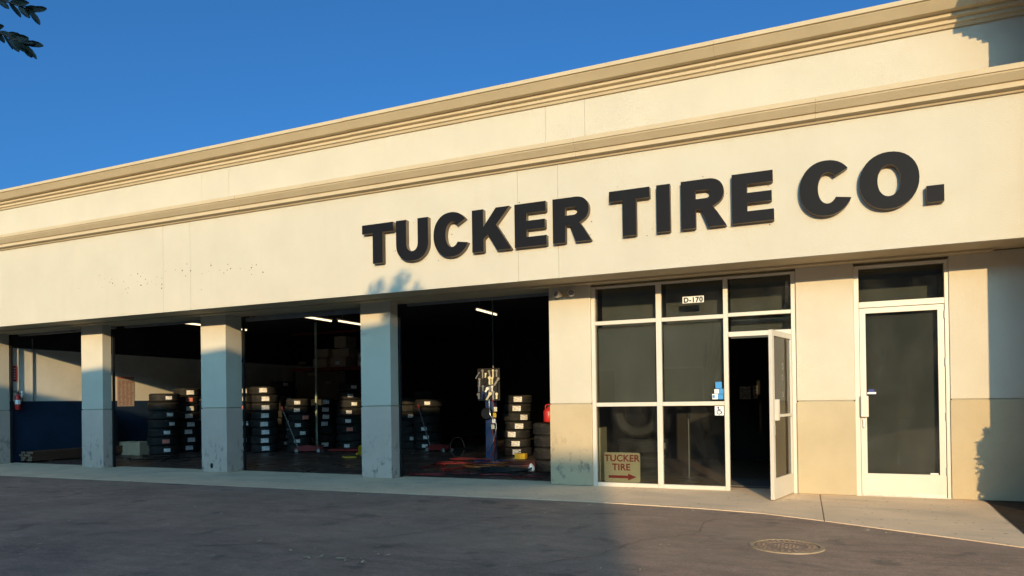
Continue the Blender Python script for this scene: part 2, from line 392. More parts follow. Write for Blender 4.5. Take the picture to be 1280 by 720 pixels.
# ------------------------------------------------------------------ the shop building
B = thing('shop_building', 'long cream stucco tire shop with open service bays and two cornices', 'building')
XL, XR = -8.5, 18.0
PIL = [(-4.40, -3.75), (-0.868, -0.227), (2.502, 3.127), (6.153, 6.742)]
PD = [0.30, 0.20, 0.40, 0.24]
ZJ = 1.209; ZT = 2.955
def pier(name, x0, x1, y1, lower, upper=WALLC, y0=0.0):
    c = bx(name, JOINT, B, x0 + .012, x1 - .012, y0 + .014, y1 - .012, 0.0, ZT)
    bx('upper_panel', upper, c, x0, x1, y0, y1, ZJ + .009, ZT + .02, bevel=.006)
    bx('lower_panel', lower, c, x0 - .003, x1 + .003, y0 - .004, y1 + .003, 0.004, ZJ - .009, bevel=.006)
    return c
for (a, b), d in zip(PIL, PD): pier('pillar', a, b, d, PILT)
pier('pillar', 9.557, 10.205, 0.40, PILT2)
pier('wall_pier', 12.995, 13.678, 0.35, WALLT)
pier('wall_pier', 14.717, XR, 0.35, WALLT)
pier('wall_pier', XL, -4.42, 0.36, WALLT)
# drain hole at the foot of the second pillar
bm = bmesh.new(); lathe(bm, [(0.028, 0), (0.034, 0.006), (0.034, 0.010)], 14); 
o = obj('drain_hole', bm, BLACK, B); o.matrix_local = Matrix.Translation((2.753, -.014, .122)) @ Matrix.Rotation(math.pi / 2, 4, 'X').inverted() @ Matrix.Scale(1.5, 4, (0, 1, 0))

# fascia with its panels
OF = -0.80; ZF = 2.950; ZTOP = 4.60
bx('fascia_core', JOINT, B, XL, XR, OF + .03, 0.36, ZF + .06, 4.7)
FX = [XL, 2.48, 3.14, 9.40, 10.0, XR]
for a, b in zip(FX, FX[1:]): bx('fascia_panel', CREAM, B, a + .0018, b - .0018, OF, OF + .06, ZF, ZTOP)
# soffit: stepped underside
extrude_profile('soffit', SOFF, B, [(OF + .062, ZF + .012), (OF + .062, ZF + .1), (0.37, ZF + .1), (0.37, ZF + .006), (-0.16, ZF + .006), (-0.16, ZF + .03), (-0.42, ZF + .03), (-0.42, ZF + .012)], XL, 15.15)
bx('soffit', SOFF, B, 15.152, XR, OF + .062, 0.37, ZF + .034, ZF + .1)
# upper wall and cornices
UY = -0.10
bx('upper_wall_core', JOINT, B, XL, XR, UY + .04, 0.30, 4.60, 5.90)
UX = [XL, 2.68, 3.35, 9.58, 10.19, XR]
for a, b in zip(UX, UX[1:]): bx('upper_wall_panel', CREAM, B, a + .0018, b - .0018, UY, UY + .06, 4.55, 5.80)
LC = [(UY + .02, 4.50), (OF - .03, 4.512), (OF - .045, 4.535), (OF - .11, 4.545), (OF - .11, 4.60), (OF - .135, 4.606), (OF - .205, 4.676), (OF - .21, 4.690), (OF - .225, 4.694), (OF - .225, 4.752), (UY + .02, 4.80)]
UC = [(0.28, 5.66), (UY - .03, 5.662), (UY - .045, 5.692), (UY - .075, 5.700), (UY - .075, 5.742), (UY - .11, 5.748), (UY - .13, 5.756), (UY - .13, 5.800), (UY - .21, 5.806), (UY - .30, 5.895), (UY - .305, 5.905), (UY - .33, 5.909), (UY - .33, 5.962), (0.28, 5.99)]
for nm, prof, x0 in (('lower_cornice', LC, 10.3), ('upper_cornice', UC, 9.1)):
    xs = [XL] + [x0 + 2.95 * k for k in range(-6, 3) if XL < x0 + 2.95 * k < XR] + [XR]
    for a, b in zip(xs, xs[1:]):
        dz, dy = random.uniform(-.0015, .0015), random.uniform(-.0015, .0015)
        extrude_profile(nm, TRIM, B, [(y + dy, z + dz) for y, z in prof], a + .0012, b - .0012)
bx('roof', JOINT, B, XL, XR, 0.29, 14.2, 5.2, 5.4)
# bolt holes of an old sign
bm = bmesh.new()
def hole(x, z, r):
    n = 8; c = [bm.verts.new((x + r * math.cos(k * 6.283 / n), OF - .0015, z + r * math.sin(k * 6.283 / n))) for k in range(n)]; bm.faces.new(c)
for i in range(52): hole(random.uniform(.2, 4.9), 3.58 + random.gauss(0, .11), random.choice((.006, .008, .010, .013)))
for i in range(26): hole(random.uniform(6.7, 13.1), random.uniform(3.33, 4.1), random.choice((.005, .007, .009)))
o = obj('bolt_holes', bm, BARK, B); o['kind'] = 'stuff'

# projecting wing to the right, out of frame; its edge and cornice shade the wall
WY = -1.7; WX = 15.11 + 1.7 * TAN_A
w = bx('wing_wall', WALLC, B, WX, XR + 6, WY, UY - .34, 0.0, 6.2)
for k, (dx, z0, z1) in enumerate(((.05, 5.80, 5.85), (.09, 5.852, 5.90), (.15, 5.902, 5.95), (.20, 5.952, 6.02), (.27, 6.022, 6.16), (.33, 6.162, 6.24))):
    bx('wing_cornice', TRIM, w, WX - dx, XR + 6.3, WY - dx, UY - .35, z0, z1)

# garage shell
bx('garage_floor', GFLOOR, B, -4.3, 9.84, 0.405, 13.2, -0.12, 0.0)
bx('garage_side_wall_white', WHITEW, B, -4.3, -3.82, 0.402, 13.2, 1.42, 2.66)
bx('garage_side_wall_shade', DARKW, B, -4.3, -3.82, 0.402, 13.2, 2.662, 3.5)  # deep shade of the upper wall put into the colour as a dark band
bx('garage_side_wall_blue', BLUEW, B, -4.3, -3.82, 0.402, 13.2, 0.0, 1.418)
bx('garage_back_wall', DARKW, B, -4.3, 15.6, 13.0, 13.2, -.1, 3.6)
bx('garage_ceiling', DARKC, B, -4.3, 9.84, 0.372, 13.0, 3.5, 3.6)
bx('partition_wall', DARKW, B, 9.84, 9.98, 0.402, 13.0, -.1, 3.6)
# rolled-up doors: guide tracks at the jambs, the bottom bar just under each opening's head
for k, (a, b) in enumerate(((-3.75, -.868), (-.227, 2.502), (3.127, 6.153), (6.742, 9.557))):
    d = bx('roll_up_door', GREY, B, a + .06, b - .06, .44, .86, 2.99, 3.38)
    bx('bottom_bar', GREY, d, a + .04, b - .04, .47, .53, 2.875 if k == 2 else 2.93, 2.945 if k == 2 else 2.985)
    for t in (0, 1, 2, 3):
        x = a + .15 + (b - a - .3) * t / 3; bx('hanger', STEEL, d, x - .012, x + .012, .485, .515, 2.946 if k == 2 else 2.986, 3.0)
    pd = PD[k]; bx('guide_track', BLACK, d, a + .004, a + .03, pd + .012, pd + .06, 0.0, 2.87); bx('guide_track', BLACK, d, b - .03, b - .004, .42, .47, 0.0, 2.87)

# ------------------------------------------------------------------ storefront
SF = bx('storefront_window', FRAME, B, 10.208, 10.262, 0.03, 0.13, 0.0, 2.925)          # left jamb
def bar(x0, x1, z0, z1, nm='mullion', y0=0.035, y1=0.125): return bx(nm, FRAME, SF, x0, x1, y0, y1, z0, z1, bevel=.004)
bar(12.935, 12.992, 0, 2.925, 'jamb')
bar(11.155, 11.23, 0.0, 2.925); bar(12.075, 12.135, 0.0, 2.925)
for a, b in ((10.264, 11.153), (11.232, 12.073)):
    bar(a, b, 0.0, .055, 'sill'); bar(a, b, 1.165, 1.222, 'rail'); bar(a, b, 2.36, 2.415, 'rail'); bar(a, b, 2.895, 2.925, 'head')
bar(12.137, 12.933, 2.375, 2.425, 'rail'); bar(12.137, 12.933, 2.10, 2.165, 'rail'); bar(12.137, 12.933, 2.895, 2.925, 'head')
PANES = [(10.262, 11.155, .055, 1.165), (11.23, 12.075, .055, 1.165), (10.262, 11.155, 1.222, 2.36), (11.23, 12.075, 1.222, 2.36),
         (10.262, 11.155, 2.415, 2.895), (11.23, 12.075, 2.415, 2.895), (12.135, 12.935, 2.425, 2.895), (12.135, 12.935, 2.165, 2.375)]
for i, (a, b, c, d) in enumerate(PANES):
    bx('pane', GLASS, SF, a - .004, b + .004, .078, .084, c - .004, d + .004)
    if i > 1: bx('shade', SHADE, SF, a + .004, b - .004, .19 if i < 4 else .42, .194 if i < 4 else .424, c - .06 if i not in (2, 3) else c - .02, d + .06 if i > 3 else d - .02)
# fixed leaf door to the right
D2 = bx('door', FRAME, B, 13.745, 14.665, .050, .095, 0.008, 2.375, 0)
bpy.data.objects.remove(D2)
bm = bmesh.new()
DX0, DX1 = 13.742, 14.668
for (a, b, c, d) in ((DX0, DX0 + .068, .012, 2.38), (DX1 - .068, DX1, .012, 2.38), (DX0 + .0685, DX1 - .0685, .012, .285), (DX0 + .0685, DX1 - .0685, 2.315, 2.38)): box(bm, a, b, .040, .088, c, d)
D2 = obj('door', bm, FRAME, B)
bx('pane', GLASS, D2, DX0 + .066, DX1 - .066, .061, .067, .283, 2.317)
bx('shade', SHADE2, D2, DX0 + .055, DX1 - .055, .150, .154, .20, 2.38)
bx('push_bar', FRAME, D2, DX0 - .005, DX0 + .085, -.035, .038, 1.0, 1.27, bevel=.012)
bx('lock', STEEL, D2, DX0 + .018, DX0 + .050, .028, .039, .86, .97, bevel=.008)
for z in (.28, .95, 1.62, 2.2): bx('hinge', GREY, D2, DX1 - .004, DX1 + .010, .024, .045, z, z + .10, bevel=.003)
bx('sweep', STEEL, D2, DX0 + .01, DX1 - .01, .034, .039, .012, .045)
FR2 = bx('door_frame', FRAME, B, 13.681, 13.736, .02, .13, 0, 2.92)
bx('jamb', FRAME, FR2, 14.674, 14.714, .02, .13, 0, 2.92)
bx('rail', FRAME, FR2, 13.738, 14.672, .025, .125, 2.386, 2.46, bevel=.004)
bx('head', FRAME, FR2, 13.738, 14.672, .025, .125, 2.885, 2.92)
bx('pane', GLASS, FR2, 13.734, 14.676, .078, .084, 2.456, 2.888)
bx('shade', SHADE, FR2, 13.70, 14.66, .42, .424, 2.38, 2.96)
bx('threshold', STEEL, FR2, 13.738, 14.672, .02, .16, 0.001, .010)
# open glass door: hinged at its right edge, swung out over the walkway
hx, hy = 12.925, 0.045; ang = math.atan2(-.83, -.215)
DO = bpy.data.objects.new('door', None)
bm = bmesh.new(); DW = .862
for (a, b, c, d) in ((0, .068, .014, 2.095), (DW - .068, DW, .014, 2.095), (.0685, DW - .0685, .014, .27), (.0685, DW - .0685, 2.025, 2.095)): box(bm, a, b, -.022, .022, c, d)
DO = obj('door', bm, FRAME, B); DO.location = (hx, hy, 0); DO.rotation_euler = (0, 0, ang)
DO['label'] = 'glass door standing open, cream frame'
bx('pane', CLEAR, DO, .064, DW - .064, -.003, .003, .266, 2.029)
bx('rail', FRAME, DO, .069, DW - .069, .012, .03, 1.02, 1.055)
bx('pull_handle', FRAME, DO, DW - .10, DW - .03, .024, .075, .98, 1.24, bevel=.01)
bx('lock', STEEL, DO, DW - .052, DW - .02, .0225, .034, .80, .92, bevel=.006)
bx('closer_arm', STEEL, DO, .10, .46, -.06, -.035, 2.03, 2.06)
bm = bmesh.new()
for zc, rr in ((1.66, .04), (1.52, .034), (1.30, .034)):
    for k in range(14):
        a0, a1 = k * .45, k * .45 + .45
        if k > 11: continue
        q = [bm.verts.new((.40 + r * math.cos(t) * .9, .0045, zc + r * math.sin(t))) for r, t in ((rr, a0), (rr, a1), (rr - .008, a1), (rr - .008, a0))]; bm.faces.new(q)
obj('window_decal', bm, DECAL, DO)

# ------------------------------------------------------------------ office interior
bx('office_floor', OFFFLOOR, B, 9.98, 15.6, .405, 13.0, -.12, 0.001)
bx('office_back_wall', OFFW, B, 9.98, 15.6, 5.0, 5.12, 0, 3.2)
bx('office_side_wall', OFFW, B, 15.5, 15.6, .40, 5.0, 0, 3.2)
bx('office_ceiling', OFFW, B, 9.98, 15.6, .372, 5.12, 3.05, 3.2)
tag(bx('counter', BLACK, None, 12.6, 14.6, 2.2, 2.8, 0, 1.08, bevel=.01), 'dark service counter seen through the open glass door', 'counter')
tag(bx('door_mat', MAT_, None, 11.95, 12.85, .55, 1.45, .002, .012), 'grey floor mat just inside the open door', 'mat')
for i, (x, z, w_, h_) in enumerate(((11.98, 1.37, .22, .26), (12.17, 1.38, .09, .27))):
    t = tag(bx('notice_sheet', PAPER, None, x - w_ / 2, x + w_ / 2, 4.985, 4.996, z - h_ / 2, z + h_ / 2), ('wide white notice on the dark wall inside the open door', 'narrow white notice beside the wide one inside the open door')[i], 'notice')
    for k in range(4): bx('print_line', GREY, t, x - w_ * .38, x + w_ * .38, 4.982, 4.9845, z - h_ * .3 + k * h_ * .17, z - h_ * .3 + k * h_ * .17 + .012)
bm = bmesh.new()
lathe(bm, [(.16, 0), (.17, .02), (.05, .05), (.018, .07), (.015, 1.0), (.02, 1.02)], 14)
tag(obj('queue_post', bm, STEEL, loc=(11.45, .95, .002)), 'thin steel post with round foot behind the middle lower pane', 'post')

# ------------------------------------------------------------------ sign letters
def arc(cx, cy, rx, ry, a0, a1, n=18, e=2.0):
    out = []
    for i in range(n + 1):
        t = math.radians(a0 + (a1 - a0) * i / n); c, s = math.cos(t), math.sin(t)
        out.append((cx + rx * math.copysign(abs(c) ** (2 / e), c), cy + ry * math.copysign(abs(s) ** (2 / e), s)))
    return out
def glyph(ch, w, h):
    sw, sh = .178, .136
    if ch == 'T': return [[(0, h), (0, h - sh), ((w - sw) / 2, h - sh), ((w - sw) / 2, 0), ((w + sw) / 2, 0), ((w + sw) / 2, h - sh), (w, h - sh), (w, h)]]
    if ch == 'I': return [[(0, 0), (w, 0), (w, h), (0, h)]]
    if ch == '.': return [[(0, 0), (w, 0), (w, .185), (0, .185)]]
    if ch == 'E': return [[(0, 0), (w, 0), (w, sh), (sw, sh), (sw, h * .395), (w * .95, h * .395), (w * .95, h * .395 + .122), (sw, h * .395 + .122), (sw, h - sh), (w * .98, h - sh), (w * .98, h), (0, h)]]
    if ch == 'U':
        o = [(0, h)] + arc(w / 2, .245, w / 2, .262, 180, 360, 22, 2.25) + [(w, h), (w - sw, h)]
        return [o + arc(w / 2, .25, w / 2 - sw, .125, 360, 180, 16, 2.2) + [(sw, h)]]
    if ch == 'K': return [[(0, 0), (sw, 0), (sw, h * .29), (sw + .07, h * .40), (w - .215, 0), (w, 0), (w * .62, h * .60), (w * .965, h), (w * .62, h), (sw, h * .58), (sw, h), (0, h)]]
    if ch == 'C':
        o = arc(w * .5, h / 2, w * .5, h / 2 + .022, 38, 336, 34, 2.15); i = arc(w * .53, h / 2, w * .5 - sw * 1.02, h / 2 - .118, 322, 44, 26, 2.1)
        return [o + i]
    if ch == 'O': return [arc(w / 2, h / 2, w / 2, h / 2 + .022, 0, 350, 35, 2.12), arc(w / 2, h / 2, w / 2 - sw * 1.04, h / 2 - .122, 0, 348, 29, 2.1)[::-1]]
    if ch == 'R':
        o = [(0, 0), (sw, 0), (sw, h * .39), (sw + .02, h * .39)] + [(sw + .07, h * .375), (w - .215, 0), (w, 0), (w * .80, h * .30), (w * .70, h * .42)]
        o += arc(w * .60, h * .715, w * .345, h * .285, -52, 90, 16, 2.2) + [(0, h)]
        hole_ = [(sw, h * .60), (w * .54, h * .60)] + arc(w * .55, h * .69, w * .11, h * .09, -80, 80, 8) + [(w * .54, h * .78), (sw, h * .78)]
        return [o, hole_[::-1]]
LET = [('T', 6.833, 7.394), ('U', 7.444, 7.998), ('C', 8.089, 8.672), ('K', 8.722, 9.33), ('E', 9.385, 9.858), ('R', 9.95, 10.492), ('T', 10.742, 11.278), ('I', 11.366, 11.538), ('R', 11.676, 12.228), ('E', 12.294, 12.778), ('C', 13.066, 13.64), ('O', 13.703, 14.306), ('.', 14.372, 14.541)]
WORDS = ['first letter T of the word TUCKER', 'letter U of the word TUCKER', 'letter C of the word TUCKER', 'letter K of the word TUCKER', 'letter E of the word TUCKER', 'last letter R of the word TUCKER', 'first letter T of the word TIRE', 'letter I of the word TIRE', 'letter R of the word TIRE', 'last letter E of the word TIRE', 'letter C of CO at the sign end', 'letter O of CO at the sign end', 'square full stop ending the sign']
for k, ((ch, x0, x1), wd) in enumerate(zip(LET, WORDS)):
    zb = 3.398 + .018 * k / 12; h = .605
    me = poly_curve('letter', glyph(ch, x1 - x0, h), .085)
    t = thing('sign_letter', 'raised charcoal ' + wd + ' on the cream fascia', 'sign letter', (x0, OF - .002, zb), group='letters of the shop sign')
    for nm, keep, m_ in (('face', True, LETTER), ('return', False, RETURN)):
        bm = bmesh.new(); bm.from_mesh(me)
        dele = [f for f in bm.faces if (f.normal.z > .5) != keep]
        bmesh.ops.delete(bm, geom=dele, context='FACES')
        for v in bm.verts: v.co = Vector((v.co.x, -v.co.z - .0425, v.co.y))
        me2 = bpy.data.meshes.new(nm); bm.to_mesh(me2); bm.free(); me2.materials.append(m_)
        o = bpy.data.objects.new(nm, me2); COL.objects.link(o); o.parent = t
    bpy.data.meshes.remove(me)

# ------------------------------------------------------------------ small signs on and behind the glass
s = thing('arrow_sign', 'ivory TUCKER TIRE sign with red arrow standing behind the lower pane', 'sign', (10.61, .145, .056))
bm = bmesh.new(); box(bm, -.268, .268, -.011, .011, 0.0, .432); 
ed = [e for e in bm.edges if abs((e.verts[0].co - e.verts[1].co).y) > .01]
bmesh.ops.bevel(bm, geom=ed, offset=.03, segments=4, affect='EDGES', profile=.5)
obj('board', bm, IVORY, s)
text_obj('lettering', 'TUCKER', .135, SIGNRED, s, Matrix.Translation((0, -.0125, .305)) @ UP, .001, .0035, 1.03)
text_obj('lettering', 'TIRE', .135, SIGNRED, s, Matrix.Translation((-.01, -.0125, .175)) @ UP, .001, .0035, 1.03)
bm = bmesh.new()
q = [bm.verts.new((x, -.0130, z)) for x, z in ((-.20, .058), (.09, .058), (.09, .028), (.215, .078), (.09, .128), (.09, .098), (-.20, .098))]; bm.faces.new(q); obj('arrow', bm, SIGNRED, s)
s = thing('unit_number_plate', 'white unit number plate D-170 on the middle transom pane', 'sign', (11.672, .075, 2.602))
bx('plate', WHITEP, s, -.145, .145, -.004, .001, 0, .092)
text_obj('lettering', 'D-170', .095, BLACK, s, Matrix.Translation((0, -.0055, .011)) @ UP, .0006, .004, 1.1)
s = thing('window_sticker', 'cluster of pale blue stickers on the middle pane beside the doorway', 'sticker', (11.985, .075, 1.25))
for i, (x, z, w_, h_, mm) in enumerate(((-.075, .0, .075, .075, WHITEP), (.0, .0, .075, .07, BLUES), (-.045, .08, .06, .06, WHITEP), (.015, .075, .065, .07, BLUES), (-.03, .15, .085, .09, BLUES), (-.07, .018, .03, .04, BLUES))): bx('sheet', mm, s, x, x + w_, -.003 - .0012 * (i == 5), .001, z, z + h_)
s = thing('accessibility_sticker', 'small white wheelchair access sticker on the lower pane by the doorway', 'sticker', (12.002, .075, 1.028))
bx('sheet', WHITEP, s, -.06, .06, -.003, .001, 0, .13)
bm = bmesh.new()
q = [bm.verts.new((.012 * math.cos(k * .785) - .012, -.0045, .108 + .012 * math.sin(k * .785))) for k in range(8)]; bm.faces.new(q)
for (x0, z0, x1, z1) in ((-.012, .094, -.006, .062), (-.006, .062, .022, .060), (.022, .060, .034, .030), (-.010, .080, .014, .078)):
    d = Vector((x1 - x0, z1 - z0)).normalized() * .0055; n_ = Vector((-d.y, d.x))
    q = [bm.verts.new((x0 + n_.x - d.x, -.0045, z0 + n_.y - d.y)), bm.verts.new((x1 + n_.x + d.x, -.0045, z1 + n_.y + d.y)), bm.verts.new((x1 - n_.x + d.x, -.0045, z1 - n_.y + d.y)), bm.verts.new((x0 - n_.x - d.x, -.0045, z0 - n_.y - d.y))]; bm.faces.new(q)
for k in range(10):
    a0, a1 = math.radians(130 + k * 22), math.radians(152 + k * 22)
    q = [bm.verts.new((-.002 + r * math.cos(a), -.0048, .046 + r * math.sin(a))) for r, a in ((.034, a0), (.034, a1), (.024, a1), (.024, a0))]; bm.faces.new(q)
obj('wheelchair_symbol', bm, NAVYS, s)
s = thing('door_sticker', 'tiny blue and white sticker on the closed door glass above its push bar', 'sticker', (13.87, .058, 1.29))
bx('sheet', WHITEP, s, -.05, .05, -.002, .001, 0, .025); bx('sheet', NAVYS, s, -.035, .03, -.0026, .001, .0255, .062)
s = tag(bx('glass_tag', WHITEP, None, 14.50, 14.585, .056, .0595, .287, .305), 'tiny white tag at the lower right corner of the closed door glass', 'sticker')
# twin lamp heads above the fourth pillar
s = thing('flood_lamp', 'twin round lamp heads fixed high on the pillar beside the storefront', 'lamp', (9.84, -.004, 2.838))
bx('back_plate', TRIM, s, -.05, .05, -.02, .002, -.035, .035, bevel=.004)
for x, tilt in ((-.095, -.5), (.095, .25)):
    bm = bmesh.new(); M_ = Matrix.Rotation(math.pi / 2 - .15, 3, 'X') @ Matrix.Rotation(tilt, 3, 'Y')
    lathe(bm, [(.02, -.05), (.026, -.02), (.045, .0), (.055, .05), (.055, .075), (.048, .077), (.044, .06), (.01, .05)], 18, M=M_); h = obj('lamp_head', bm, FRAME, s, smooth=False, loc=(x, -.055, 0))
    bm = bmesh.new(); lathe(bm, [(.042, .066), (.03, .071), (.004, .074)], 16, M=M_); obj('lens', bm, GREY, h)
    bm = bmesh.new(); tube(bm, [(x * .4, -.012, 0), (x, -.04, 0)], .012); obj('arm', bm, TRIM, s)

# ------------------------------------------------------------------ manhole
s = thing('manhole_cover', 'round iron manhole cover set in the asphalt', 'manhole cover', (12.92, -3.47, -0.010))
bm = bmesh.new(); lathe(bm, [(.262, 0.0), (.262, .012), (.298, .012), (.305, 0.0)], 48, caps=False); obj('rim', bm, IRONR, s)
bm = bmesh.new(); lathe(bm, [(.252, 0), (.252, .008), (.244, .011), (.16, .011), (.155, .007), (.02, .007), (.015, .011)], 48); lid = obj('lid', bm, IRON, s)
bm = bmesh.new()
for k in range(26):
    a = k * 2 * math.pi / 26
    for r in (.185, .222): box(bm, r - .011, r + .011, -.009, .009, .0115, .0145, Matrix.Rotation(a, 3, 'Z'))
for k in range(-4, 5):
    for j in range(-4, 5):
        if k * k + j * j < 16 and (k + j) % 2 == 0: box(bm, k * .03 - .01, k * .03 + .01, j * .03 - .01, j * .03 + .01, .0075, .0105)
o = obj('raised_pattern', bm, IRON, lid); o['kind'] = 'stuff'

# ------------------------------------------------------------------ tyres
def tyre_mesh(R0, W0, rim):
    w = W0 / 2; g = .010
    prof = [(rim, -w * .78), (rim + .012, -w * .92), (rim + (R0 - rim) * .45, -w), (rim + (R0 - rim) * .78, -w * .97), (R0 - .010, -w * .80), (R0, -w * .68)]
    for z in (-.36, 0.0, .36): prof += [(R0, w * z - .010), (R0 - g, w * z - .007), (R0 - g, w * z + .007), (R0, w * z + .010)]
    prof += [(R0, w * .68), (R0 - .010, w * .80), (rim + (R0 - rim) * .78, w * .97), (rim + (R0 - rim) * .45, w), (rim + .012, w * .92), (rim, w * .78), (rim - .0, w * .6), (rim + .05, 0), (rim - .0, -w * .6)]
    bm = bmesh.new(); lathe(bm, prof, 44, closed=True)
    bmesh.ops.recalc_face_normals(bm, faces=bm.faces)
    me = bpy.data.meshes.new('tyre'); bm.to_mesh(me); bm.free(); me.materials.append(RUBBER)
    for p in me.polygons: p.use_smooth = True
    if hasattr(me, 'set_sharp_from_angle'): me.set_sharp_from_angle(angle=math.radians(35))
    return me
def label_mesh(R0, wl, hl, m_):
    bm = bmesh.new(); n = 6; rows = []
    for i in range(n + 1):
        a = (i / n - .5) * wl / R0
        rows.append([bm.verts.new(((R0 + dr) * math.cos(a), (R0 + dr) * math.sin(a), z)) for dr, z in ((.0035, -hl / 2), (.0035, hl / 2), (.0005, hl / 2), (.0005, -hl / 2))])
    for A, Bq in zip(rows, rows[1:]):
        for k in range(4): bm.faces.new((A[k], Bq[k], Bq[(k + 1) % 4], A[(k + 1) % 4]))
    bm.faces.new(rows[0]); bm.faces.new(rows[-1][::-1])
    return mesh_of(bm, 'paper_label', m_)
TY = {}
for key, (R0, W0, rim) in {'m': (.345, .212, .215), 'l': (.375, .222, .225), 's': (.315, .195, .20), 'n': (.35, .185, .22)}.items():
    TY[key] = (tyre_mesh(R0, W0, rim), R0, W0, [label_mesh(R0, .19, .115, PAPER), label_mesh(R0, .15, .09, PAPER), label_mesh(R0, .17, .10, PAPERR)])
ORD = ['bottom', 'second', 'third', 'fourth', 'fifth', 'sixth', 'seventh', 'eighth', 'ninth']
CX, CY = 13.074, -9.765
def stack(x, y, n, key, desc, spread=.024, lab=0.92, off=0.0, jit=.12, big=True, red=0.06):
    me, R0, W0, labs = TY[key]
    face = math.atan2(CY - y, CX - x) + off
    for i in range(n):
        if i == n - 1: lb = 'top tyre of the stack ' + desc
        elif i == 0: lb = 'bottom tyre of the stack ' + desc
        else: lb = ORD[i] + ' tyre up in the stack ' + desc
        t = inst('tyre', me, None, (x + random.gauss(0, spread), y + random.gauss(0, spread), W0 / 2 + .002 + i * (W0 + .006)), random.random() * 6.28)
        t.rotation_euler[0] = random.gauss(0, .008); t.rotation_euler[1] = random.gauss(0, .008)
        tag(t, lb, 'tyre', 'stacked tyres')
        if random.random() < lab:
            r = random.random(); lm = labs[2] if r < red else (labs[0] if big else labs[1])
            o = inst('paper_label', lm, t, (0, 0, random.uniform(-.012, .012)), 0)
            o.rotation_euler = (0, 0, face + random.gauss(0, jit) - t.rotation_euler.z)
stack(-2.45, 3.35, 7, 'l', 'nearest the blue side wall', off=.25, jit=.16, lab=.95, big=False, red=.12)
stack(-2.62, 4.22, 8, 'm', 'behind the one nearest the blue wall', off=.22, jit=.05, red=.05)
stack(-1.02, 4.55, 8, 'm', 'half hidden by the second pillar', off=.15, red=.2)
stack(-.20, 4.60, 8, 'm', 'with a neat column of white labels', off=.03, jit=.03, lab=1.0, red=0)
stack(.62, 4.95, 7, 's', 'next to the jack handle', off=.2, jit=.25, lab=.8, big=False)
stack(.42, 6.25, 7, 's', 'behind the thin steel pole', off=.3, lab=.5)
stack(.95, 6.75, 4, 's', 'short and far back by the white card', off=-.1, big=False, jit=.06)
stack(1.50, 6.05, 8, 'l', 'left of the third pillar', off=-.18, jit=.18, big=False, red=.1)
stack(3.66, 6.55, 7, 'l', 'deep in the last bay', off=-.15, lab=.6, big=False, jit=.1)
stack(2.98, 6.7, 7, 's', 'deep in the last bay half behind the third pillar', off=.3, lab=.5, big=False)
stack(6.95, 5.00, 7, 's', 'of labelled tyres behind the tool post', off=-.05, jit=.2, lab=1.0, spread=.03, red=.05)
stack(8.93, 1.85, 4, 'm', 'with a red can on top', off=.45, jit=.3, lab=.4)
stack(2.42, 6.9, 7, 'm', 'at the back, half hidden by the third pillar', off=.1, lab=.5, big=False)
stack(-1.2, 6.5, 9, 'm', 'tallest, at the back behind the second pillar', off=.25, lab=.6, big=False)
# one tyre leaning on its tread against the labelled stack
me, R0, W0, labs = TY['m']
t = inst('tyre', me, None, (7.72, 5.02, R0 + .335)); t.rotation_euler = (0, math.radians(72), math.radians(-35)); tag(t, 'single black tyre leaning beside the labelled stack', 'tyre')
t.location.z = R0 * math.sin(math.radians(72)) + .03
t = inst('tyre', me, None, (7.70, 5.0, 0)); t.location.z = 0
bpy.data.objects.remove(t)
# window display: a flat stack with one tyre stood upright on it
me, R0, W0, labs = TY['l']; me = me.copy(); me.materials.clear(); me.materials.append(RUBBERD)
for i in range(3):
    t = inst('tyre', me, None, (10.78 + random.gauss(0, .01), .70, W0 / 2 + .003 + i * (W0 + .002)), 1.0 + i)
    tag(t, ('black tyre at the bottom of the display pile behind the arrow sign', 'middle black tyre of the display pile behind the arrow sign', 'top flat black tyre of the display pile under the upright one')[i], 'tyre', 'display tyres')
    o = inst('paper_label', labs[1], t, (0, 0, 0), -.45 - t.rotation_euler.z)
t = inst('tyre', me, None, (10.76, .66, 3 * (W0 + .002) + R0 + .004)); t.rotation_euler = (math.radians(83), 0, math.radians(8)); tag(t, 'black tyre standing upright on the display pile behind the window', 'tyre', 'display tyres')
bm = bmesh.new(); lathe(bm, [(.222, -.06), (.225, .06), (.20, .055), (.19, .0), (.06, -.02), (.05, -.055), (.015, -.06)], 28, caps=False); obj('wheel_rim', bm, BLACK, t, smooth=True)
tag(bx('display_wall_card', IVORY, None, 10.268, 10.29, .14, .5, .06, .85), 'pale panel at the left edge of the display window', 'panel')

# ------------------------------------------------------------------ left wall of the garage
s = thing('fire_extinguisher', 'red fire extinguisher hung on the garage side wall', 'extinguisher', (-3.735, .47, 1.22))
bm = bmesh.new(); lathe(bm, [(.055, 0), (.062, .012), (.062, .29), (.05, .33), (.024, .355), (.02, .375)], 20); obj('cylinder', bm, RED, s, smooth=True)
bm = bmesh.new(); lathe(bm, [(.0635, .13), (.0635, .23)], 20, caps=False); obj('label', bm, WHITEP, s)
bm = bmesh.new(); box(bm, -.014, .014, -.02, .02, .375, .405); box(bm, -.012, .012, -.10, .03, .405, .418); box(bm, -.012, .012, -.09, .03, .43, .442); obj('valve', bm, BLACK, s)
bm = bmesh.new(); tube(bm, smooth_path([(.0, .02, .39), (.03, .07, .37), (.04, .085, .28), (.03, .075, .15)]), .010); obj('hose', bm, BLACK, s)
bm = bmesh.new(); box(bm, -.055, .055, .065, .072, .28, .43); obj('tag_card', bm, WHITEP, s)
s = thing('extinguisher_sign', 'narrow red vertical sign above the fire extinguisher', 'sign', (-3.816, .45, 1.88)); bx('plate', RED, s, 0, .006, -.05, .05, 0, .36)
